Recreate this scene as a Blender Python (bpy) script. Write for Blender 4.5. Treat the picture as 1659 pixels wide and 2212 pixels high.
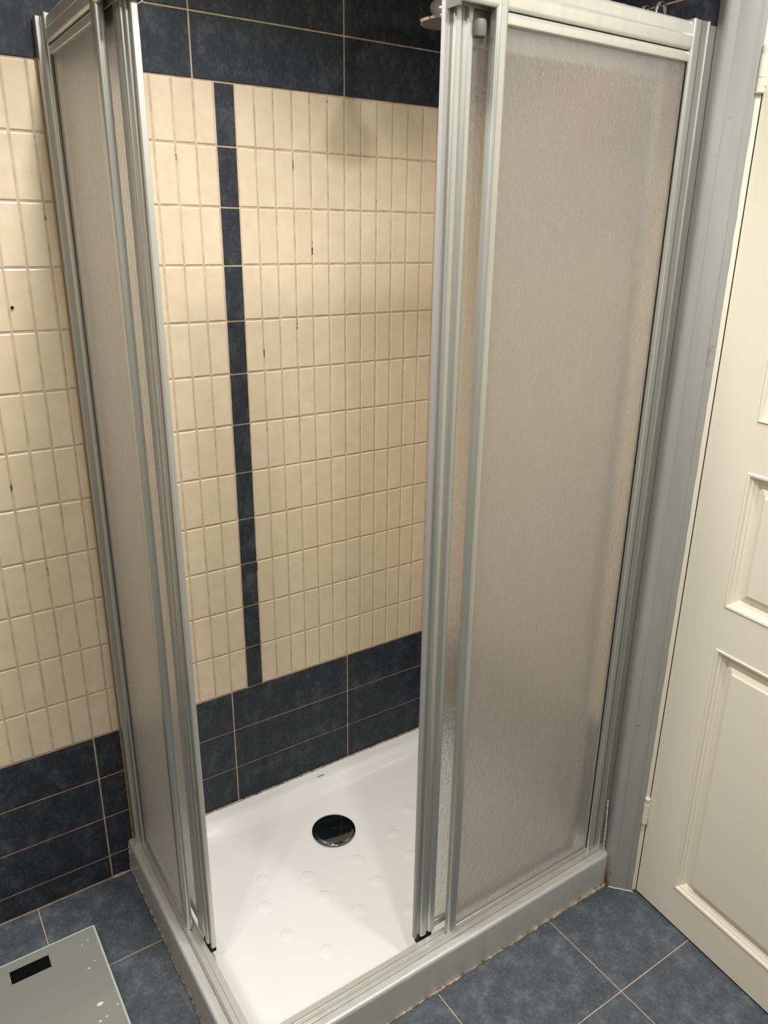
import bpy, bmesh, math, random
from mathutils import Matrix, Vector
random.seed(7)
for o in list(bpy.data.objects):
    bpy.data.objects.remove(o, do_unlink=True)
scene = bpy.context.scene
COL = scene.collection

# ---------------------------------------------------------------- units
# 1 unit = one tile row = 0.116 m.  x to the right along the back wall, y into the
# back wall (wall face y = 0, room at y < 0), h = height above the floor.
S = 0.116
P_COL = 0.3727            # pitch of the narrow cream tiles
TOP_H = 15.58             # height of tile row 0 (upper edge of the cream field)
CEIL = 20.9
def row_h(r): return TOP_H - r

# ---------------------------------------------------------------- camera
cam_d = bpy.data.cameras.new('camera'); cam = bpy.data.objects.new('camera', cam_d); COL.objects.link(cam)
scene.camera = cam
cam_d.sensor_width = 36.0; cam_d.lens = 36.0*1660.0/2212.0; cam_d.clip_start = 0.02
def rod(w):
    t = math.sqrt(sum(a*a for a in w)); return Matrix.Rotation(t, 3, Vector(w)/t)
_R = rod((3.40629120e-01, -5.87819612e-01, -9.17195689e-02)) @ Matrix(((1, 0, 0), (0, 0, -1), (0, 1, 0)))
_C = Vector((-5.45833, -13.93959, -2.412876+TOP_H))
_m = Matrix((_R[0], -_R[1], -_R[2])).transposed().to_4x4()
_m.translation = _C*S
cam.matrix_world = _m

# ---------------------------------------------------------------- world, lights, exposure
w = bpy.data.worlds.new('world'); scene.world = w; w.use_nodes = True
w.node_tree.nodes['Background'].inputs[0].default_value = (1.0, .95, .88, 1); w.node_tree.nodes['Background'].inputs[1].default_value = 0.02
scene.view_settings.view_transform = 'Standard'; scene.view_settings.look = 'None'
scene.view_settings.gamma = 1.0; scene.view_settings.use_curve_mapping = False
scene.view_settings.exposure = 0.26
def downlight(x, y, watts, cone=160, soft=.5, h=CEIL-.25, r=.06):     # recessed ceiling spots of the bathroom, above the frame
    l = bpy.data.lights.new('ceiling_spot', 'SPOT'); l.energy = watts; l.color = (1.0, .985, .95)
    l.spot_size = math.radians(cone); l.spot_blend = soft; l.shadow_soft_size = r
    o = bpy.data.objects.new('ceiling_spot', l); COL.objects.link(o); o.location = (x*S, y*S, h*S)
for x, y, e, c, f in ((2.8, -11.4, 33, 160, .5), (-1.65, -13.5, 30, 160, .5), (-9.5, -11.8, 23, 160, .5), (-13.0, -11.9, 24, 160, .5), (-1.5, -5.2, 76, 122, 1.0)):
    downlight(x, y, e, c, f)

# ---------------------------------------------------------------- materials
def lin(c):
    return tuple((v/255/12.92 if v/255 <= .04045 else ((v/255+.055)/1.055)**2.4) for v in c)
def new_mat(name):
    m = bpy.data.materials.new(name); m.use_nodes = True
    nt = m.node_tree; b = nt.nodes['Principled BSDF']; return m, nt, b
def N(nt, typ, **kw):
    n = nt.nodes.new(typ)
    for k, v in kw.items():
        if k.startswith('i_'): n.inputs[k[2:].replace('_', ' ')].default_value = v
        else: setattr(n, k, v)
    return n
def pos(nt, scale=(1, 1, 1)):
    g = N(nt, 'ShaderNodeNewGeometry'); mp = N(nt, 'ShaderNodeMapping'); mp.inputs['Scale'].default_value = scale
    nt.links.new(g.outputs['Position'], mp.inputs['Vector']); return mp.outputs['Vector']
def ramp(nt, fac, stops):
    r = N(nt, 'ShaderNodeValToRGB'); e = r.color_ramp.elements
    while len(e) < len(stops): e.new(.5)
    for k, (p, c) in enumerate(stops): e[k].position = p; e[k].color = (*c, 1) if len(c) == 3 else c
    nt.links.new(fac, r.inputs['Fac']); return r.outputs['Color']
def noise(nt, scale, detail=4, rough=.55, stretch=(1, 1, 1)):
    n = N(nt, 'ShaderNodeTexNoise'); n.inputs['Scale'].default_value = scale; n.inputs['Detail'].default_value = detail; n.inputs['Roughness'].default_value = rough
    nt.links.new(pos(nt, stretch), n.inputs['Vector']); return n.outputs['Fac']
def mixc(nt, fac, a, b, mode='MIX'):
    m = N(nt, 'ShaderNodeMix', data_type='RGBA', blend_type=mode)
    for s, v in ((0, fac), (6, a), (7, b)):
        if hasattr(v, 'links') or hasattr(v, 'is_linked'): nt.links.new(v, m.inputs[s])
        else: m.inputs[s].default_value = v if s == 0 else (*v, 1)
    return m.outputs[2]
def bump(nt, b, h, strength=.2, dist=.002):
    n = N(nt, 'ShaderNodeBump'); n.inputs['Strength'].default_value = strength; n.inputs['Distance'].default_value = dist
    nt.links.new(h, n.inputs['Height']); nt.links.new(n.outputs['Normal'], b.inputs['Normal'])
def simple(name, rgb, rough=.5, metal=0, **kw):
    m, nt, b = new_mat(name); b.inputs['Base Color'].default_value = (*lin(rgb), 1); b.inputs['Roughness'].default_value = rough; b.inputs['Metallic'].default_value = metal
    for k, v in kw.items(): b.inputs[k.replace('_', ' ')].default_value = v
    return m
def m_cream():
    m, nt, b = new_mat('cream_glazed_tile')
    a = noise(nt, 26, 5, .6); c = ramp(nt, a, ((.3, lin((212, 194, 166))), (.55, lin((220, 203, 177))), (.8, lin((226, 210, 186)))))
    oi = N(nt, 'ShaderNodeObjectInfo')
    c2 = mixc(nt, ramp(nt, oi.outputs['Random'], ((0, (0, 0, 0)), (1, (.4, .4, .4)))), c, lin((210, 190, 162)))
    sp = noise(nt, 420, 2, .5); c3 = mixc(nt, ramp(nt, sp, ((.70, (0, 0, 0)), (.76, (.5, .5, .5)))), c2, lin((150, 122, 92)))
    nt.links.new(c3, b.inputs['Base Color']); b.inputs['Roughness'].default_value = .27; b.inputs['Specular IOR Level'].default_value = .45
    bump(nt, b, noise(nt, 14, 3), .12, .004); return m
def m_slate(name, dark, mid, light, rough, spec=.4):
    m, nt, b = new_mat(name)
    a = noise(nt, 22, 10, .75, (1, 1, .8)); f = noise(nt, 85, 8, .75, (1.5, 1.5, .8))
    c = ramp(nt, a, ((.3, lin(dark)), (.52, lin(mid)), (.72, lin(light))))
    c = mixc(nt, ramp(nt, f, ((.52, (0, 0, 0)), (.72, (.75, .75, .75)))), c, lin(light))
    nt.links.new(c, b.inputs['Base Color'])
    nt.links.new(ramp(nt, f, ((.3, (rough-.07,)*3), (.75, (rough+.12,)*3))), b.inputs['Roughness'])
    b.inputs['Specular IOR Level'].default_value = spec
    bump(nt, b, f, .12, .001); return m
def m_grout(name, base, dark, mold=0.0):
    m, nt, b = new_mat(name)
    c = ramp(nt, noise(nt, 35, 4), ((.3, lin(dark)), (.65, lin(base))))
    if mold:
        k = noise(nt, 17, 5, .6); c = mixc(nt, ramp(nt, k, ((mold, (0, 0, 0)), (mold+.04, (.85, .85, .85)))), c, lin((38, 30, 26)))
    nt.links.new(c, b.inputs['Base Color']); b.inputs['Roughness'].default_value = .85; return m
def m_alu(name, rgb, rough=.32, metal=.48):
    m, nt, b = new_mat(name)
    c = ramp(nt, noise(nt, 60, 3, .5, (1, 1, .1)), ((.3, tuple(.92*v for v in lin(rgb))), (.7, lin(rgb))))
    nt.links.new(c, b.inputs['Base Color']); b.inputs['Metallic'].default_value = metal; b.inputs['Roughness'].default_value = rough; return m
def m_frost():
    m = bpy.data.materials.new('frosted_acrylic'); m.use_nodes = True; nt = m.node_tree; nt.nodes.clear()
    out = N(nt, 'ShaderNodeOutputMaterial')
    g = N(nt, 'ShaderNodeBsdfGlass', distribution='MULTI_GGX'); g.inputs['Roughness'].default_value = .27; g.inputs['IOR'].default_value = 1.3; g.inputs['Color'].default_value = (.97, .97, .96, 1)
    tr = N(nt, 'ShaderNodeBsdfTranslucent'); tr.inputs['Color'].default_value = (.95, .92, .88, 1)
    df = N(nt, 'ShaderNodeBsdfDiffuse'); df.inputs['Color'].default_value = (.86, .83, .79, 1)
    s = N(nt, 'ShaderNodeMixShader'); s.inputs[0].default_value = .36; nt.links.new(tr.outputs[0], s.inputs[1]); nt.links.new(df.outputs[0], s.inputs[2])
    s2 = N(nt, 'ShaderNodeMixShader'); s2.inputs[0].default_value = .25; nt.links.new(g.outputs[0], s2.inputs[1]); nt.links.new(s.outputs[0], s2.inputs[2])
    bp = N(nt, 'ShaderNodeBump'); bp.inputs['Strength'].default_value = .7; bp.inputs['Distance'].default_value = .0035
    nt.links.new(noise(nt, 165, 3, .6, (1, 1, .5)), bp.inputs['Height'])
    nt.links.new(bp.outputs[0], g.inputs['Normal']); nt.links.new(bp.outputs[0], df.inputs['Normal'])
    nt.links.new(s2.outputs[0], out.inputs['Surface']); return m
CREAM = m_cream()
SLATE = m_slate('charcoal_wall_tile', (35, 39, 45), (48, 52, 59), (88, 91, 96), .44, .25)
STRIP = m_slate('charcoal_strip_tile', (36, 40, 46), (50, 54, 60), (88, 91, 96), .44, .25)
FLOORT = m_slate('blue_slate_floor_tile', (62, 67, 73), (80, 87, 94), (118, 124, 130), .42)
GROUT = m_grout('tan_wall_grout', (204, 184, 160), (176, 152, 126), .655)
GROUTL = m_grout('beige_floor_grout', (200, 182, 158), (165, 148, 126))
ALU = m_alu('satin_aluminium', (214, 215, 208), .36, .6)
ALUD = m_alu('grey_aluminium', (202, 205, 200), .36, .74)
SILL = m_alu('brushed_silver_sill', (222, 222, 219), .33, .4)
FROST = m_frost()
SEAL = simple('grey_rubber_seal', (160, 158, 156), .4)
TRAY = simple('white_enamel', (238, 238, 236), .16, Specular_IOR_Level=.5)
CHROME = simple('chrome', (205, 207, 210), .07, 1)
DCHROME = simple('dark_chrome', (120, 124, 130), .08, 1)
BLACK = simple('black_display', (4, 4, 5), .25)
DIRT = simple('black_grime', (22, 19, 15), .8)
CREAMP = simple('cream_door_paint', (231, 225, 206), .38)
PLASTER = simple('white_ceiling_paint', (238, 236, 230), .8)
WALLP = simple('pale_wall_paint', (172, 162, 146), .7)
SCALEG = simple('silver_grey_glass', (138, 140, 133), .1)
SCALEE = simple('pale_glass_edge', (186, 192, 184), .2)
PINK = simple('pink_plastic', (205, 52, 88), .35)
BLUE = simple('blue_plastic', (14, 20, 66), .35)
PALEP = simple('pale_plastic', (150, 156, 146), .35)
def m_caulk():
    m, nt, b = new_mat('rusty_sealant')
    c = ramp(nt, noise(nt, 60, 5, .7), ((.34, lin((92, 70, 54))), (.48, lin((168, 150, 132))), (.65, lin((205, 196, 182)))))
    nt.links.new(c, b.inputs['Base Color']); b.inputs['Roughness'].default_value = .8; bump(nt, b, noise(nt, 200, 4), .8, .004); return m
CAULK = m_caulk()
CAULKW_GLINT = simple('white_sealant_and_glint', (226, 220, 206), .6)
def m_trim():
    m, nt, b = new_mat('grey_casing_paint')
    c = ramp(nt, noise(nt, 14, 5, .6, (1, 1, .12)), ((.3, lin((150, 150, 148))), (.7, lin((166, 166, 163)))))
    sp = noise(nt, 40, 2, .5); c = mixc(nt, ramp(nt, sp, ((.72, (0, 0, 0)), (.78, (.5, .5, .5)))), c, lin((116, 112, 108)))
    # rusty damp stain at the foot of the casing
    g = N(nt, 'ShaderNodeNewGeometry'); sx = N(nt, 'ShaderNodeSeparateXYZ'); nt.links.new(g.outputs['Position'], sx.inputs[0])
    mr = N(nt, 'ShaderNodeMapRange'); mr.inputs['From Min'].default_value = .14; mr.inputs['From Max'].default_value = .02; nt.links.new(sx.outputs['Z'], mr.inputs['Value'])
    my = N(nt, 'ShaderNodeMapRange'); my.inputs['From Min'].default_value = -6.16*S; my.inputs['From Max'].default_value = -6.0*S; nt.links.new(sx.outputs['Y'], my.inputs['Value'])
    mu = N(nt, 'ShaderNodeMath', operation='MULTIPLY'); nt.links.new(mr.outputs[0], mu.inputs[0]); nt.links.new(my.outputs[0], mu.inputs[1])
    mu2 = N(nt, 'ShaderNodeMath', operation='MULTIPLY'); nt.links.new(mu.outputs[0], mu2.inputs[0]); nt.links.new(noise(nt, 50, 4), mu2.inputs[1])
    c = mixc(nt, ramp(nt, mu2.outputs[0], ((.12, (0, 0, 0)), (.4, (.9, .9, .9)))), c, lin((104, 62, 34)))
    nt.links.new(c, b.inputs['Base Color']); b.inputs['Roughness'].default_value = .42; return m
TRIM = m_trim()

# ---------------------------------------------------------------- mesh helpers (all in tile units)
def link(name, me, parent=None, loc=(0, 0, 0), rz=0):
    o = bpy.data.objects.new(name, me); COL.objects.link(o); o.location = [v*S for v in loc]; o.rotation_euler = (0, 0, rz)
    if parent: o.parent = parent
    return o
def mesh(name, verts, faces, mat, smooth=False):
    me = bpy.data.meshes.new(name); me.from_pydata([[c*S for c in v] for v in verts], [], faces)
    me.materials.append(mat)
    bm = bmesh.new(); bm.from_mesh(me); bmesh.ops.recalc_face_normals(bm, faces=bm.faces); bm.to_mesh(me); bm.free()
    if smooth:
        me.polygons.foreach_set('use_smooth', [True]*len(me.polygons))
    me.update(); return me
class MB:
    def __init__(s): s.v = []; s.f = []
    def box(s, x0, x1, y0, y1, z0, z1, b=0.0):
        if b <= 0:
            k = len(s.v); s.v += [(x, y, z) for z in (z0, z1) for y in (y0, y1) for x in (x0, x1)]
            s.f += [[k+i for i in q] for q in ((0, 2, 3, 1), (4, 5, 7, 6), (0, 1, 5, 4), (2, 6, 7, 3), (0, 4, 6, 2), (1, 3, 7, 5))]
        else:
            bm = bmesh.new(); bmesh.ops.create_cube(bm, size=1)
            for v in bm.verts: v.co = ((x0+x1)/2+v.co.x*(x1-x0), (y0+y1)/2+v.co.y*(y1-y0), (z0+z1)/2+v.co.z*(z1-z0))
            bmesh.ops.bevel(bm, geom=bm.edges[:], offset=b, segments=2, affect='EDGES', profile=.5)
            s.add(bm)
        return s
    def add(s, bm):
        k = len(s.v); bm.verts.index_update(); s.v += [tuple(v.co) for v in bm.verts]; s.f += [[k+v.index for v in f.verts] for f in bm.faces]; bm.free(); return s
    def prism(s, poly, axis, a, b):   # poly in the two other axes, in cyclic order of (x,y,z) minus axis
        k = len(s.v); n = len(poly)
        for t in (a, b):
            for p, q in poly:
                s.v.append({'x': (t, p, q), 'y': (p, t, q), 'z': (p, q, t)}[axis])
        s.f += [[k+i, k+(i+1) % n, k+n+(i+1) % n, k+n+i] for i in range(n)] + [[k+i for i in range(n)][::-1], [k+n+i for i in range(n)]]
        return s
    def tube(s, pts, r, seg=10, rs=None):
        k = len(s.v); pts = [Vector(p) for p in pts]; prev = None
        for i, p in enumerate(pts):
            t = (pts[min(i+1, len(pts)-1)]-pts[max(i-1, 0)]).normalized()
            a = prev if prev else (Vector((0, 0, 1)) if abs(t.z) < .9 else Vector((1, 0, 0)))
            u = (a-t*a.dot(t)).normalized(); v = t.cross(u); prev = u
            rr = rs[i] if rs else r
            s.v += [tuple(p+rr*(math.cos(2*math.pi*j/seg)*u+math.sin(2*math.pi*j/seg)*v)) for j in range(seg)]
        for i in range(len(pts)-1):
            for j in range(seg):
                s.f.append([k+i*seg+j, k+i*seg+(j+1) % seg, k+(i+1)*seg+(j+1) % seg, k+(i+1)*seg+j])
        s.f.append([k+j for j in range(seg)][::-1]); s.f.append([k+(len(pts)-1)*seg+j for j in range(seg)]); return s
    def lathe(s, prof, c, seg=32):
        k = len(s.v); n = len(prof)
        for r, z in prof:
            s.v += [(c[0]+r*math.cos(2*math.pi*j/seg), c[1]+r*math.sin(2*math.pi*j/seg), c[2]+z) for j in range(seg)]
        for i in range(n-1):
            for j in range(seg):
                s.f.append([k+i*seg+j, k+i*seg+(j+1) % seg, k+(i+1)*seg+(j+1) % seg, k+(i+1)*seg+j])
        s.f.append([k+j for j in range(seg)][::-1]); s.f.append([k+(n-1)*seg+j for j in range(seg)]); return s
    def build(s, name, mat, parent=None, smooth=False, loc=(0, 0, 0), rz=0):
        me = mesh(name, s.v, s.f, mat, smooth)
        if smooth: 
            try: me.set_sharp_from_angle(angle=math.radians(38))
            except Exception: pass
        return link(name, me, parent, loc, rz)
def tag(o, label=None, cat=None, group=None, kind=None):
    if label: o['label'] = label
    if cat: o['category'] = cat
    if group: o['group'] = group
    if kind: o['kind'] = kind
    return o
def empty(name, loc=(0, 0, 0)):
    o = bpy.data.objects.new(name, None); COL.objects.link(o); o.location = [v*S for v in loc]; o.empty_display_size = .05; return o
def fillet(poly, rad, seg=4):
    out = []; n = len(poly)
    for i, p in enumerate(poly):
        r = rad[i] if isinstance(rad, (list, tuple)) else rad
        if r <= 0: out.append(p); continue
        a = Vector(poly[i-1]); b = Vector(p); c = Vector(poly[(i+1) % n])
        u = (a-b).normalized(); v = (c-b).normalized()
        r_ = min(r, (a-b).length*.49, (c-b).length*.49)
        p0 = b+u*r_; p1 = b+v*r_
        for k in range(seg+1):
            t = k/seg; q = p0*(1-t)**2+b*2*t*(1-t)+p1*t*t; out.append((q.x, q.y))
    return out
def rrect(x0, x1, y0, y1, r): return fillet([(x0, y0), (x1, y0), (x1, y1), (x0, y1)], r)

# ---------------------------------------------------------------- tiles
G = .033                  # joint width
def tile_mesh(name, w, h, mat, cham=.018, depth=.05, pillow=.010):
    """wall tile in the xz plane, centred, face towards -y at y=0"""
    a, b = w/2, h/2; c = cham
    v = [(-a, pillow, -b), (a, pillow, -b), (a, pillow, b), (-a, pillow, b), (-a+c, 0, -b+c), (a-c, 0, -b+c), (a-c, 0, b-c), (-a+c, 0, b-c),
         (-a, depth, -b), (a, depth, -b), (a, depth, b), (-a, depth, b)]
    f = [[4, 5, 6, 7], [0, 1, 5, 4], [1, 2, 6, 5], [2, 3, 7, 6], [3, 0, 4, 7], [0, 8, 9, 1], [1, 9, 10, 2], [2, 10, 11, 3], [3, 11, 8, 0], [8, 11, 10, 9]]
    return mesh(name, v, f, mat)
def tile_into(mb, x0, x1, z0, z1, plane='back', off=0.0, cham=.012, pillow=.006, depth=.05):
    c = cham; k = len(mb.v)
    v = [(x0, pillow, z0), (x1, pillow, z0), (x1, pillow, z1), (x0, pillow, z1), (x0+c, 0, z0+c), (x1-c, 0, z0+c), (x1-c, 0, z1-c), (x0+c, 0, z1-c),
         (x0, depth, z0), (x1, depth, z0), (x1, depth, z1), (x0, depth, z1)]
    f = [[4, 5, 6, 7], [0, 1, 5, 4], [1, 2, 6, 5], [2, 3, 7, 6], [3, 0, 4, 7], [0, 8, 9, 1], [1, 9, 10, 2], [2, 10, 11, 3], [3, 11, 8, 0]]
    if plane == 'right': v = [(off+q[1], q[0], q[2]) for q in v]
    mb.v += v; mb.f += [[k+i for i in q] for q in f]
def in_frame(x, y, h, m=0):
    d = _R @ (Vector((x, y, h))-_C); u = 829.5+1660*d.x/d.z; v = 1106+1660*d.y/d.z
    return -m < u < 1659+m and -m < v < 2212+m

WALL_R = 5.92             # tiled face of the right wall
X_L = -17.0               # left end of the room
Y_F = -22.0               # wall behind the camera
# back wall
wb = tag(MB().box(X_L, WALL_R+.6, .016, 1.0, 0, CEIL).build('wall_back', GROUT), kind='structure')
cream_me = tile_mesh('cream_tile', P_COL-G, 1-G, CREAM)
strip_me = tile_mesh('strip_tile', P_COL-G+.01, 1-G, STRIP, .008, .05, .003)
dark_me = tile_mesh('dark_tile', 8*P_COL-G, 1-G, SLATE, .01, .05, .003)
rest = MB()
for r in range(12):
    for c in range(-24, 16):
        x0, x1 = c*P_COL, (c+1)*P_COL; xc, hc = (x0+x1)/2, row_h(r)-.5
        jx, jz = random.uniform(-.003, .003), random.uniform(-.003, .003)
        if c == 1:
            o = link('strip_tile', strip_me, wb, (xc, 0, hc)); continue
        direct = (c <= -7 and in_frame(x1, 0, hc-.45)) or (-3 <= c <= 14)
        if direct: link('cream_tile', cream_me, wb, (xc+jx, random.uniform(0, .004), hc+jz))
        else: tile_into(rest, x0+G/2, x1-G/2, hc-.5+G/2, hc+.5-G/2)
tag(rest.build('cream_tile', CREAM, wb), kind='stuff')
for r in list(range(-5, 0))+list(range(12, 16)):
    for k in range(-3, 2):
        xc = (8*k+4)*P_COL
        if r == 15: continue
        link('dark_tile', dark_me, wb, (xc, 0, row_h(r)-.5))
low_me = tile_mesh('dark_tile', 8*P_COL-G, .535, SLATE, .01, .05, .003)
for k in range(-3, -1): link('dark_tile', low_me, wb, ((8*k+4)*P_COL, 0, .2955))
link('dark_tile', low_me, wb, ((8*-1+4)*P_COL, 0, .2955))
bits = MB()
for r in list(range(-5, 0))+list(range(12, 15)): tile_into(bits, X_L+.02, -24*P_COL-G/2, row_h(r+1)+G/2, row_h(r)-G/2)
for r in range(12): 
    for c in range(-45, -24): tile_into(bits, c*P_COL+G/2, (c+1)*P_COL-G/2, row_h(r+1)+G/2, row_h(r)-G/2)
b0 = MB(); 
for r in list(range(-5, 0))+list(range(12, 15)):
    for k in range(-5, -3): tile_into(b0, (8*k)*P_COL+G/2, (8*k+8)*P_COL-G/2, row_h(r+1)+G/2, row_h(r)-G/2)
tag(b0.build('dark_tile', SLATE, wb), kind='stuff')
b1 = MB()
for r in range(12):
    for c in range(-40, -24): tile_into(b1, c*P_COL+G/2, (c+1)*P_COL-G/2, row_h(r+1)+G/2, row_h(r)-G/2)
tag(b1.build('cream_tile', CREAM, wb), kind='stuff')
# small drilled hole in a cream tile left of the shower
hole = MB().lathe([(.0, -.012), (.022, -.012), (.024, 0.02)], (0, 0, 0), 12)
ho = hole.build('drill_hole', BLACK, wb); ho.rotation_euler = (math.radians(90), 0, 0); ho.location = (-3.30*S, -.001, (TOP_H-3.6)*S)

# right wall (inside the shower) and around the door
wr = tag(MB().box(WALL_R+.016, WALL_R+.6, -5.785, .016, 0, CEIL).build('wall_right', GROUT), kind='structure')
rc = MB(); rd = MB()
ny = [-.03-P_COL*k for k in range(0, 17)]
for r in range(12):
    for k in range(16):
        if ny[k+1] > -5.79: tile_into(rc, ny[k+1]+G/2, ny[k]-G/2, row_h(r+1)+G/2, row_h(r)-G/2, 'right', WALL_R)
tag(rc.build('cream_tile', CREAM, wr), kind='stuff')
for r in list(range(-5, 0))+list(range(12, 16)):
    for a, b in ((-.03, -2.97), (-2.97, -5.785)):
        z0 = max(row_h(r+1), 0)
        m = MB(); tile_into(m, b+G/2, a-G/2, z0+G/2, row_h(r)-G/2, 'right', WALL_R, .01, .003); m.build('dark_tile', SLATE, wr)

# floor
fl = tag(MB().box(X_L, 14, Y_F, 1.0, -.6, -.012).build('floor', GROUTL), kind='structure')
FP = 2.873
def floor_tile(x0, x1, y0, y1):
    g = .024; c = .008; x0 += g/2; x1 -= g/2; y0 += g/2; y1 -= g/2
    v = [(x0, y0, -.003), (x1, y0, -.003), (x1, y1, -.003), (x0, y1, -.003), (x0+c, y0+c, 0), (x1-c, y0+c, 0), (x1-c, y1-c, 0), (x0+c, y1-c, 0), (x0, y0, -.05), (x1, y0, -.05), (x1, y1, -.05), (x0, y1, -.05)]
    f = [[4, 5, 6, 7], [0, 1, 5, 4], [1, 2, 6, 5], [2, 3, 7, 6], [3, 0, 4, 7], [0, 8, 9, 1], [1, 9, 10, 2], [2, 10, 11, 3], [3, 11, 8, 0]]
    link('floor_tile', mesh('floor_tile', v, f, FLOORT), fl)
for i in range(-5, 5):
    for j in range(-7, 2):
        x0 = -4.5+FP*i; y0 = -2.115+FP*j
        x1, y1 = x0+FP, min(y0+FP, -.0)
        if x0 < X_L or x0 > 8 or y1-y0 < .1: continue
        floor_tile(x0, x1, y0, y1)

# other walls and ceiling (outside the frame, they only bounce the light)
tag(MB().box(X_L-.6, 14, Y_F-.6, Y_F, 0, CEIL).build('wall_front', WALLP), kind='structure')
tag(MB().box(X_L-.6, X_L, Y_F, 1.0, 0, CEIL).build('wall_left', WALLP), kind='structure')
tag(MB().box(X_L-.6, 14, Y_F-.6, 1.0, CEIL, CEIL+.6).build('ceiling', PLASTER), kind='structure')
DOOR_H = 17.6; DOOR_W = 6.95
w2 = MB(); w2.box(6.32, 6.9, Y_F, -14.0, 0, CEIL); w2.box(6.32, 6.9, -14.0, -5.95, DOOR_H+.3, CEIL)
tag(w2.build('wall_door', WALLP), kind='structure')
tag(MB().box(9.5, 9.9, Y_F, -4, 0, CEIL).build('wall_hallway', WALLP), kind='structure')

# ---------------------------------------------------------------- door casing and door
cas = fillet([(6.30, -5.772), (5.917, -5.772), (5.80, -5.955), (5.79, -6.03), (5.875, -6.135), (5.883, -6.125), (5.893, -6.135), (5.9, -6.165), (6.06, -6.345), (6.068, -6.335), (6.08, -6.345), (6.09, -6.375), (6.155, -6.44), (6.30, -6.44)], [0, .02, .05, .05]+[0]*10, 3)
t1 = tag(MB().prism(cas, 'z', 0, CEIL-.02).build('trim_1', TRIM, smooth=True), kind='structure')
edge = MB()
n = 60
ys = [(random.uniform(-.012, .012)) for _ in range(n+1)]
k = 0
for i in range(n+1):                      # ragged cream paint edge along the casing
    h = .05+i*(DOOR_H-.1)/n; j = ys[i]
    edge.v += [(6.155+.4*j-.01, -6.436-j*.3, h), (6.205, -6.485, h), (6.24, -6.46, h), (6.19, -6.441, h)]
for i in range(n):
    for q in range(4): edge.f.append([i*4+q, i*4+(q+1) % 4, i*4+4+(q+1) % 4, i*4+4+q])
edge.f += [[3, 2, 1, 0], [n*4+q for q in range(4)]]
edge.build('paint_edge', CREAMP, t1)
MB().tube([(5.82+.008*math.sin(i*1.7)+i*.034, -6.085-.039*i, .008) for i in range(11)], .013, 6).build('sealant', CAULKW_GLINT, t1, True)
dv = Vector((5.9-6.18, -9.67+6.46)).normalized(); P0 = (6.215, -6.50, 0); RZ = math.atan2(dv.y, dv.x)
# leaf frame: stiles and rails in one mesh, panels sunk between them
ST = .86; RAILS = [(0.06, .92), (6.35, 7.17), (9.59, 10.43), (16.6, DOOR_H)]
lf = MB(); TH = .34
lf.box(0, ST, 0, TH, .06, DOOR_H); lf.box(DOOR_W-ST, DOOR_W, 0, TH, .06, DOOR_H)
for a, b in RAILS: lf.box(ST, DOOR_W-ST, 0, TH, a, b)
door = lf.build('door_1', CREAMP, None, False, P0, RZ); tag(door, kind='structure')
def rings(mb, x0, x1, z0, z1, prof, cap=False):
    k = len(mb.v)
    for t, d in prof: mb.v += [(x0+t, d, z0+t), (x1-t, d, z0+t), (x1-t, d, z1-t), (x0+t, d, z1-t)]
    for i in range(len(prof)-1):
        for q in range(4): mb.f.append([k+i*4+q, k+i*4+(q+1) % 4, k+i*4+4+(q+1) % 4, k+i*4+4+q])
    if cap: mb.f.append([k+(len(prof)-1)*4+q for q in range(4)])
for (a, b) in zip(RAILS[:-1], RAILS[1:]):
    z0, z1 = a[1], b[0]
    f = MB(); rings(f, ST, DOOR_W-ST, z0, z1, [(.0, TH-.02), (.0, .135), (.165, .135), (.18, .13), (.34, .055), (.345, .025), (.36, .02)], True)
    pn = f.build('panel', CREAMP, door)
    q = MB(); rings(q, ST-.001, DOOR_W-ST+.001, z0-.001, z1+.001, [(0, .15), (0, -.012), (.015, -.022), (.05, -.015), (.065, .03), (.10, .045), (.11, .07), (.15, .10), (.165, .13), (.165, .136)])
    q.build('moulding', CREAMP, pn)
for hz in (1.84, 15.16):
    hg = MB().lathe([(.05, .0), (.062, .012), (.062, .2), (.05, .205), (.062, .21), (.062, .5), (.05, .505), (.056, .515), (.056, .62), (.03, .64)], (-.02, -.055, hz), 14).box(-.005, .035, -.06, .06, hz+.1, hz+.52)
    h_ = hg.build('hinge', CREAMP, door, True)

# ---------------------------------------------------------------- shower tray with silver sill
XL, XR, YF = -2.575, 5.9, -5.98
tray = tag(empty('shower_tray', (0, 0, 0)), 'white rectangular shower tray with silver front edge and round drain', 'shower tray')
RIM, DEEP = .64, .43
def sm(t): t = max(0, min(1, t)); return t*t*(3-2*t)
DR = (1.48, -1.84)
def tray_h(x, y):
    # distance inside the rim on the four sides
    dx0 = x-(XL+.42); dx1 = (XR-.14)-x; dy0 = y-(YF+.42); dy1 = -.36-y
    # rounded rectangle distance
    r = .55
    ex = max(0, r-dx0, r-dx1); ey = max(0, r-dy0, r-dy1)
    d = r-math.hypot(ex, ey) if ex > 0 and ey > 0 else r-max(ex, ey)
    s = sm((d+.05)/.42)
    base = RIM-(RIM-DEEP)*s
    base -= .035*math.exp(-((x-DR[0])**2+(y-DR[1])**2)/3.0)*s
    return base
nx, nyy = 150, 110
tb = MB(); x_a, x_b, y_a, y_b = XL+.1, XR-.02, YF+.1, -.012
for j in range(nyy+1):
    for i in range(nx+1):
        x = x_a+(x_b-x_a)*i/nx; y = y_a+(y_b-y_a)*j/nyy; tb.v.append((x, y, tray_h(x, y)))
for j in range(nyy):
    for i in range(nx):
        a = j*(nx+1)+i; tb.f.append([a, a+1, a+nx+2, a+nx+1])
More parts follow.
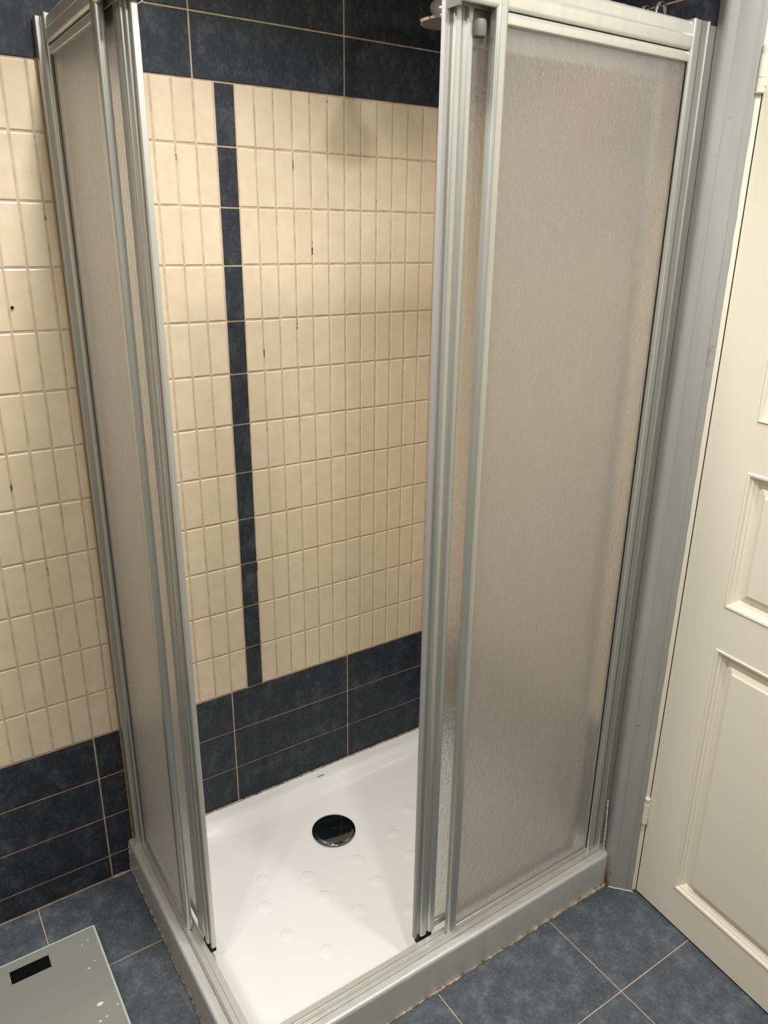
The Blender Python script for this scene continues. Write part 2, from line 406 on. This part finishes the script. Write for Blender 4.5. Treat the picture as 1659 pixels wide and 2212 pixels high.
# underside
k = len(tb.v); tb.v += [(x_a, y_a, .02), (x_b, y_a, .02), (x_b, y_b, .02), (x_a, y_b, .02)]
tb.f.append([k+3, k+2, k+1, k]); tb.f.append([i for i in range(nx+1)][::-1]+[k, k+1]); 
tb.f.append([nyy*(nx+1)+i for i in range(nx+1)]+[k+2, k+3]); tb.f.append([j*(nx+1) for j in range(nyy+1)]+[k+3, k]); tb.f.append([j*(nx+1)+nx for j in range(nyy+1)][::-1]+[k+1, k+2])
tb.build('basin', TRAY, tray, True)
# anti-slip bumps
bump_me = None
bp = [(2.58, -2.63), (2.55, -3.38), (1.48, -2.82), (.37, -2.66), (1.52, -3.57), (-.46, -2.23), (.4, -3.3), (.81, -3.98), (-.75, -2.89), (1.66, -4.54), (-.66, -3.73), (-.21, -4.45),
      (2.45, -4.25), (3.3, -2.2), (3.4, -3.0), (3.35, -3.85), (3.2, -4.6), (4.1, -2.7), (4.2, -3.5), (4.1, -4.3)]
for x, y in bp:
    if bump_me is None:
        o = MB().lathe([(.16, -.008), (.14, .002), (.11, .007), (.075, .011), (.03, .013), (.002, .0132)], (0, 0, 0), 18).build('anti_slip_bump', TRAY, tray, True); bump_me = o.data
    else: o = link('anti_slip_bump', bump_me, tray)
    o.location = (x*S, y*S, (tray_h(x, y)+.004)*S)
dz = tray_h(*DR)
dc = MB().lathe([(.43, -.03), (.45, .045), (.485, .055), (.49, .075), (.47, .092), (.40, .105), (.2, .118), (.002, .122)], (DR[0], DR[1], dz), 48).build('drain_cover', DCHROME, tray, True)
MB().lathe([(.02, 0), (.02, .012), (.002, .014)], (DR[0], DR[1], dz+.121), 12).build('centre_stud', CHROME, dc, True)
# faint maker's mark on the back rim
mk = MB()
for i, (sx, w_) in enumerate(((2.0, .05), (2.062, .045), (2.12, .05))):
    x = sx-.04; z = tray_h(x, -.25)+.004
    mk.box(x, x+.014, -.30, -.24, z-.002, z+.001); mk.box(x+.014, x+w_-.012, -.252, -.24, z-.002, z+.001); mk.box(x+w_-.02, x+w_-.008, -.29, -.255, z-.002, z+.001); mk.box(x+.014, x+w_-.016, -.278, -.268, z-.002, z+.001)
mk.build('printed_mark', simple('grey_print', (92, 92, 96), .6), tray)
# silver sill: rounded shoulder, then the flat foot of the enclosure
def sill_poly(): return fillet([(0, 0), (0, .835), (.19, .80), (.19, .66), (.095, .62), (.095, 0)], [0, .11, 0, 0, 0, 0], 8)
pf = [(YF+d, h) for d, h in sill_poly()]; pl = [(XL+d, h) for d, h in sill_poly()]
def mitre_prism(mb, prof, front, end=None):     # mitred at the outer corner (XL, YF)
    k = len(mb.v); n = len(prof)
    if front: mb.v += [(XL+d, YF+d, h) for d, h in prof] + [(-end if end else XR-.02, YF+d, h) for d, h in prof]
    else: mb.v += [(XL+d, YF+d, h) for d, h in prof] + [(XL+d, end if end else -.012, h) for d, h in prof]
    mb.f += [[k+i, k+(i+1) % n, k+n+(i+1) % n, k+n+i] for i in range(n)] + [[k+i for i in range(n)][::-1], [k+n+i for i in range(n)]]
for fr in (True, False):
    m = MB(); mitre_prism(m, sill_poly(), fr); m.build('silver_edge', SILL, tray, True)
def rough_strip(name, pts, w0, h0, mat, parent, up=(0, 0, 1), jit=.5, seed=1):
    rnd = random.Random(seed); mb = MB(); P = []
    for (a, b) in zip(pts[:-1], pts[1:]):
        a, b = Vector(a), Vector(b); nn = max(2, int((b-a).length/.05))
        for i in range(nn): P.append(a+(b-a)*i/nn)
    P.append(Vector(pts[-1])); rs = [max(.2, 1+rnd.uniform(-jit, jit)) for _ in P]
    mb.tube(P, 1, 6, [w0*r for r in rs])
    for i, v in enumerate(mb.v): mb.v[i] = (v[0], v[1], max(v[2], .001) if up == 'floor' else v[2])
    return mb.build(name, mat, parent, True)
rough_strip('sealant', [(XL, -.05, .012), (XL-.012, -5.9, .012)], .022, .02, CAULK, tray, 'floor', .5, 3)
rough_strip('sealant', [(XL, YF-.012, .012), (3.2, YF-.012, .012), (5.55, YF-.02, .02)], .03, .02, CAULK, tray, 'floor', .7, 4)
rough_strip('sealant', [(5.2, YF-.02, .012), (5.84, YF-.025, .02)], .04, .02, CAULK, tray, 'floor', .5, 5)
rough_strip('grime', [(5.865, YF-.01, .78), (5.875, YF-.015, .3), (5.87, YF-.02, .02)], .025, .02, simple('rust_grime', (58, 38, 26), .9), tray, 'floor', .5, 15)
rough_strip('sealant', [(-2.1, -.012, RIM+.01), (5.8, -.012, RIM+.01)], .022, .02, CAULK, tray, None, .3, 6)
rough_strip('sealant', [(XL+.02, -.03, .80), (XL-.01, -.03, .02), (XL-.5, -.02, .012)], .03, .02, CAULK, tray, 'floor', .5, 9)

# ---------------------------------------------------------------- shower enclosure
enc = tag(empty('shower_enclosure', (0, 0, 0)), 'corner shower enclosure with grey aluminium frame and frosted panes', 'shower enclosure')
RT = .93                  # top of the bottom rail
HB, HT = 15.74, 16.12     # header rail
def track_poly(): return [(.195, .795), (.195, RT-.012), (.207, RT), (.262, RT), (.268, RT-.03), (.30, RT-.03), (.306, RT), (.40, RT), (.41, RT-.01), (.41, .64), (.39, .64), (.39, .78), (.25, .78)]
for fr in (True, False):
    m = MB(); mitre_prism(m, track_poly(), fr); m.build('bottom_rail', ALU, enc)
# header rail with a rounded lip, open channel below
hp = fillet([(.225, HB), (.20, HB+.03), (.195, HB+.17), (.225, HB+.20), (.235, HT-.03), (.27, HT), (.50, HT), (.58, HT-.05), (.58, HB-.06), (.56, HB-.06), (.56, HT-.12), (.40, HT-.12), (.40, HB), (.38, HB), (.38, HT-.12), (.255, HT-.12), (.255, HB)], [.01, .03, .03, .02, .03, .03, .05, .05]+[0]*9, 4)
for fr in (True, False):
    m = MB()               # the rails stop at the edge of the opening, as the doors do
    if fr: m.prism([(YF+d, h) for d, h in hp], 'x', 1.09, 5.39)
    else: m.prism([(XL+d, h) for d, h in hp], 'y', -3.72, -.40)
    hr = m.build('header_rail', ALU, enc, True)
    e = MB()
    if fr: e.box(1.07, 1.089, YF+.21, YF+.57, HB-.05, HT-.02)
    else: e.box(XL+.21, XL+.57, -3.745, -3.721, HB-.05, HT-.02)
    e.build('end_cap', simple('olive_grey_cap', (96, 98, 86), .5), hr)
# --- front fixed panel
FY = -5.70
MB().box(1.72, 5.46, FY-.014, FY+.014, RT+.02, 15.72).build('pane', FROST, enc)
MB().prism(fillet([(1.64, -5.64), (1.64, -5.75), (1.68, -5.79), (1.80, -5.79), (1.84, -5.75), (1.84, -5.725), (1.80, -5.72), (1.80, -5.68), (1.84, -5.675), (1.84, -5.64)], [.02, .03, .03, .03, .03, 0, 0, 0, 0, .02]), 'z', RT+.002, HB+.3).build('post', ALUD, enc, True)
MB().box(1.80, 5.40, -5.745, -5.655, RT+.002, RT+.085, .015).build('pane_frame', ALU, enc, True)
MB().prism(fillet([(-5.755, 15.59), (-5.755, 15.68), (-5.735, 15.73), (-5.65, 15.73), (-5.65, 15.59)], .02), 'x', 1.80, 5.40).build('pane_frame', ALU, enc, True)
wpR = fillet([(5.385, -5.64), (5.385, -5.745), (5.41, -5.785), (5.46, -5.785), (5.47, -5.765), (5.568, -5.765), (5.574, -5.715), (5.594, -5.715), (5.60, -5.765), (5.715, -5.765), (5.725, -5.785), (5.768, -5.785), (5.768, -5.62)], [.01, .02, .02, .01, 0, 0, 0, 0, 0, 0, .015, .02, .01], 3)
MB().prism(wpR, 'z', .80, HT+.02).build('wall_profile', ALUD, enc, True)
MB().prism([(5.772, -5.56), (5.772, -5.775), (5.915, -5.775), (5.915, -5.56)], 'z', .82, HT-.02).build('wall_channel', ALUD, enc)
rough_strip('sealant', [(5.80, -5.85, .83), (5.80, -5.84, 1.5), (5.795, -5.81, 2.1)], .016, .02, CAULKW_GLINT, enc, None, .4, 8)
MB().box(5.372, 5.3845, -5.735, -5.716, RT+.09, 15.585).build('gasket', DIRT, enc)
MB().box(5.5745, 5.5935, -5.735, -5.7155, .9, HT).build('gasket', DIRT, enc)
# --- left fixed panel
LX = -2.29
MB().box(LX-.014, LX+.014, -2.95, -.35, RT+.02, 15.72).build('pane', FROST, enc)
MB().prism(fillet([(-2.38, -2.86), (-2.38, -2.98), (-2.34, -3.03), (-2.27, -3.03), (-2.235, -2.98), (-2.235, -2.86), (-2.26, -2.86), (-2.265, -2.90), (-2.315, -2.90), (-2.32, -2.86)], [.02, .03, .03, .03, .03, .02, 0, 0, 0, 0]), 'z', RT+.002, HB+.3).build('post', ALUD, enc, True)
MB().box(-2.335, -2.245, -2.90, -.36, RT+.002, RT+.085, .015).build('pane_frame', ALUD, enc, True)
MB().prism(fillet([(-2.345, 15.59), (-2.345, 15.68), (-2.325, 15.73), (-2.24, 15.73), (-2.24, 15.59)], .02), 'y', -2.90, -.36).build('pane_frame', ALU, enc, True)
MB().prism(fillet([(-2.385, -.10), (-2.385, -.38), (-2.36, -.42), (-2.33, -.42), (-2.325, -.38), (-2.255, -.38), (-2.25, -.42), (-2.20, -.42), (-2.18, -.38), (-2.18, -.10)], [.01, .02, .02, .01, 0, 0, .01, .02, .02, .01]), 'z', .80, HT+.02).build('wall_profile', ALUD, enc, True)
MB().prism(rrect(-2.45, -2.13, -.21, -.012, .015), 'z', .80, HT).build('wall_channel', ALUD, enc, True)
rough_strip('sealant', [(-2.465, -.02, .85), (-2.462, -.02, 15.6)], .014, .02, simple('yellowed_sealant', (168, 140, 96), .6), enc, None, .3, 12)
MB().box(-2.313, -2.305, -.430, -.4215, RT+.09, 15.585).build('gasket', DIRT, enc)
# --- sliding doors (slid open behind the fixed panes)
def stile(a, b):          # cross-section across the door (t along the door, d across), with two ridges and a valley
    return fillet([(a, -.02), (a+.05, -.02), (a+.05, -.06), (a+.075, -.085), (a+.17, -.085), (a+.21, -.045), (a+.235, -.045), (a+.26, -.085), (b-.02, -.085), (b, -.06), (b, .06), (b-.02, .075), (a+.07, .075), (a+.05, .05), (a+.05, .01), (a, .01)],
                  [.004, 0, .01, .025, .04, .02, .02, .02, .02, .02, .02, .02, .02, .02, 0, .004], 4)
SY = -5.485
sd = MB().box(1.20, 5.06, SY-.012, SY+.012, 1.02, 15.86).build('sliding_door', FROST, enc)
MB().prism([(t, SY+d) for t, d in stile(1.10, 1.47)], 'z', 1.0, 15.9).build('stile', ALUD, sd, True)
MB().prism(rrect(4.98, 5.14, SY-.07, SY+.07, .03), 'z', 1.0, 15.9).build('stile', ALUD, sd, True)
MB().prism(fillet([(1.04, SY-.035), (1.095, SY-.045), (1.095, SY+.045), (1.04, SY+.035)], .015), 'z', .98, 15.86).build('magnetic_seal', SEAL, sd, True)
MB().box(1.47, 4.98, SY-.04, SY+.04, 1.0, 1.14, .015).build('door_rail', ALUD, sd, True)
MB().box(1.47, 4.98, SY-.04, SY+.04, 15.36, 15.9, .015).build('door_rail', ALUD, sd, True)
MB().box(1.12, 1.42, SY-.06, SY+.055, .80, .995).build('guide_block', DIRT, sd)
MB().lathe([(.02, -.06), (.09, -.05), (.1, 0), (.1, .1), (.09, .13), (.02, .13)], (1.53, SY-.08, 15.5), 16).build('roller', simple('grey_nylon', (112, 113, 106), .5), sd, True)
SX = -2.09
sd = MB().box(SX-.012, SX+.012, -3.5, -.55, 1.02, 15.86).build('sliding_door', FROST, enc)
MB().prism([(SX+d, -3.62+(t-1.10)) for t, d in stile(1.10, 1.64)], 'z', 1.0, 15.9).build('stile', ALUD, sd, True)
MB().prism(rrect(SX-.07, SX+.07, -.63, -.47, .03), 'z', 1.0, 15.9).build('stile', ALUD, sd, True)
MB().prism(fillet([(SX-.05, -3.625), (SX-.04, -3.68), (SX+.04, -3.68), (SX+.05, -3.625)], .015), 'z', .98, 15.86).build('magnetic_seal', ALU, sd, True)
MB().box(SX-.04, SX+.04, -3.19, -.63, 1.0, 1.14, .015).build('door_rail', ALUD, sd, True)
MB().box(SX-.04, SX+.04, -3.19, -.63, 15.36, 15.9, .015).build('door_rail', ALUD, sd, True)
MB().box(SX-.055, SX+.06, -3.6, -3.3, .80, .995).build('guide_block', DIRT, sd)

# ---------------------------------------------------------------- shower head on its arm
hx, hy, hh = 3.02, -3.0, TOP_H+.66
head = tag(empty('overhead_shower', (WALL_R, hy, hh+1.5)), 'round chrome shower head hanging from a wall arm inside the shower', 'shower head')
def child(mb, name, mat, root, smooth=True):
    o = mb.build(name, mat, root, smooth); o.location = -Vector(root.location); return o
child(MB().lathe([(.40, 0), (.43, .03), (.43, .12), (.40, .19), (.33, .27), (.22, .36), (.17, .44), (.15, .58), (.15, .75), (.1, .78)], (hx, hy, hh), 36), 'bell', CHROME, head)
child(MB().lathe([(.02, -.012), (.28, -.012), (.385, -.004), (.39, .02)], (hx, hy, hh), 36), 'spray_face', simple('grey_spray_plate', (70, 70, 66), .45), head)
arm = [(hx, hy, hh+.7), (hx, hy, hh+1.0), (hx+.05, hy, hh+1.25), (hx+.2, hy, hh+1.42), (hx+.45, hy, hh+1.5), (WALL_R-.02, hy, hh+1.5)]
child(MB().tube(arm, .1, 14), 'arm', CHROME, head)
child(MB().tube([(WALL_R-.08, hy, hh+1.5), (WALL_R-.002, hy, hh+1.5)], .27, 24), 'wall_flange', CHROME, head)

# ---------------------------------------------------------------- wire caddy with bottles on the right wall
cy0, cy1, cb = -4.95, -3.35, TOP_H-1.15
cad = tag(empty('wire_caddy', (WALL_R, (cy0+cy1)/2, cb)), 'chrome wire caddy hooked on the tiled wall behind the frosted pane', 'caddy')
fx, bx_ = WALL_R-1.32, WALL_R-.06
for z in (cb, cb+.55):
    child(MB().tube([(fx, cy0, z), (fx, cy1, z), (bx_, cy1, z), (bx_, cy0, z), (fx, cy0, z)], .022, 8), 'basket_ring', CHROME, cad)
for k in range(8):
    y = cy0+(cy1-cy0)*k/7; child(MB().tube([(bx_, y, cb+.55), (bx_, y, cb), (fx, y, cb), (fx, y, cb+.55)], .014, 6), 'basket_wire', CHROME, cad)
for y in (-4.86, -4.57):
    child(MB().tube([(bx_, y, cb+.5), (bx_, y, cb+1.9)]+[(bx_-.11+.11*math.cos(a), y, cb+1.98+.16*math.sin(a)) for a in [math.pi*q/8 for q in range(9)]]+[(bx_-.22, y, cb+1.85)], .035, 10), 'hook', CHROME, cad)
b1_ = tag(empty('bottle', (WALL_R-.98, -4.20, cb+.03)), 'pink bottle in the wire caddy, blurred behind the frosted pane', 'bottle', 'bottles in the shower caddy')
MB().lathe([(.28, 0), (.32, .04), (.32, 1.0), (.24, 1.15), (.1, 1.2), (.1, 1.25)], (0, 0, 0), 24).build('body', PINK, b1_, True)
MB().lathe([(.13, 1.25), (.13, 1.48), (.11, 1.5)], (0, 0, 0), 20).build('cap', PINK, b1_, True)
b2_ = tag(empty('bottle', (WALL_R-.42, -4.30, cb+.03)), 'pale bottle with a blue cap poking above the top rail', 'bottle', 'bottles in the shower caddy')
MB().lathe([(.20, 0), (.22, .04), (.22, 1.5), (.16, 1.68), (.09, 1.72), (.09, 1.76)], (0, 0, 0), 24).build('body', PALEP, b2_, True)
MB().lathe([(.11, 1.76), (.11, 2.14), (.08, 2.17)], (0, 0, 0), 20).build('cap', BLUE, b2_, True)

# ---------------------------------------------------------------- bathroom scale
sc = tag(empty('bathroom_scale', (-4.91, -2.55, 0)), 'flat grey glass bathroom scale with black display on the floor', 'bathroom scale')
hw, hd = 1.24, 1.29
plate = MB().prism(rrect(-hw, hw, -hd, hd, .04), 'z', .175, .248).build('glass_plate', SCALEE, sc)
MB().prism(rrect(-hw+.035, hw-.035, -hd+.035, hd-.035, .03), 'z', .2485, .2515).build('grey_top', SCALEG, plate)
MB().box(-.34, .34, hd-.52, hd-.23, .2515, .2545).build('display', BLACK, sc)
MB().box(-1.0, 1.0, -1.05, 1.05, .06, .174, .02).build('underbody', PALEP, sc)
for x in (-.85, .85):
    for y in (-.9, .9): MB().lathe([(.11, 0), (.13, .02), (.13, .059)], (x, y, 0), 16).build('foot', BLACK, sc, True)
drops = [(195, .1)]
DP = [(-4.02, -3.03, .058, 'largest water drop with white painted glint on the bathroom scale'), (-4.10, -3.36, .03, None), (-3.98, -3.33, .022, None), (-3.76, -3.2, .02, None), (-4.0, -2.2, .024, None), (-3.86, -2.1, .014, None), (-3.86, -1.55, .016, None), (-3.99, -1.62, .016, None), (-4.12, -3.45, .024, None)]
for x, y, r, lb in DP:
    r *= .8
    o = MB().lathe([(r, 0), (r*.9, r*.2), (r*.6, r*.36), (r*.2, r*.42), (.0008, r*.43)], (0, 0, 0), 12).build('water_drop', CAULKW_GLINT, None, True, (x, y, .2516)); o.scale = (1.3, .8, 1)  # opaque white colour stands in for the glints on the drops
    tag(o, lb or 'tiny water drop with white painted glint on the grey top of the scale', 'water drop', 'water drops on the scale')
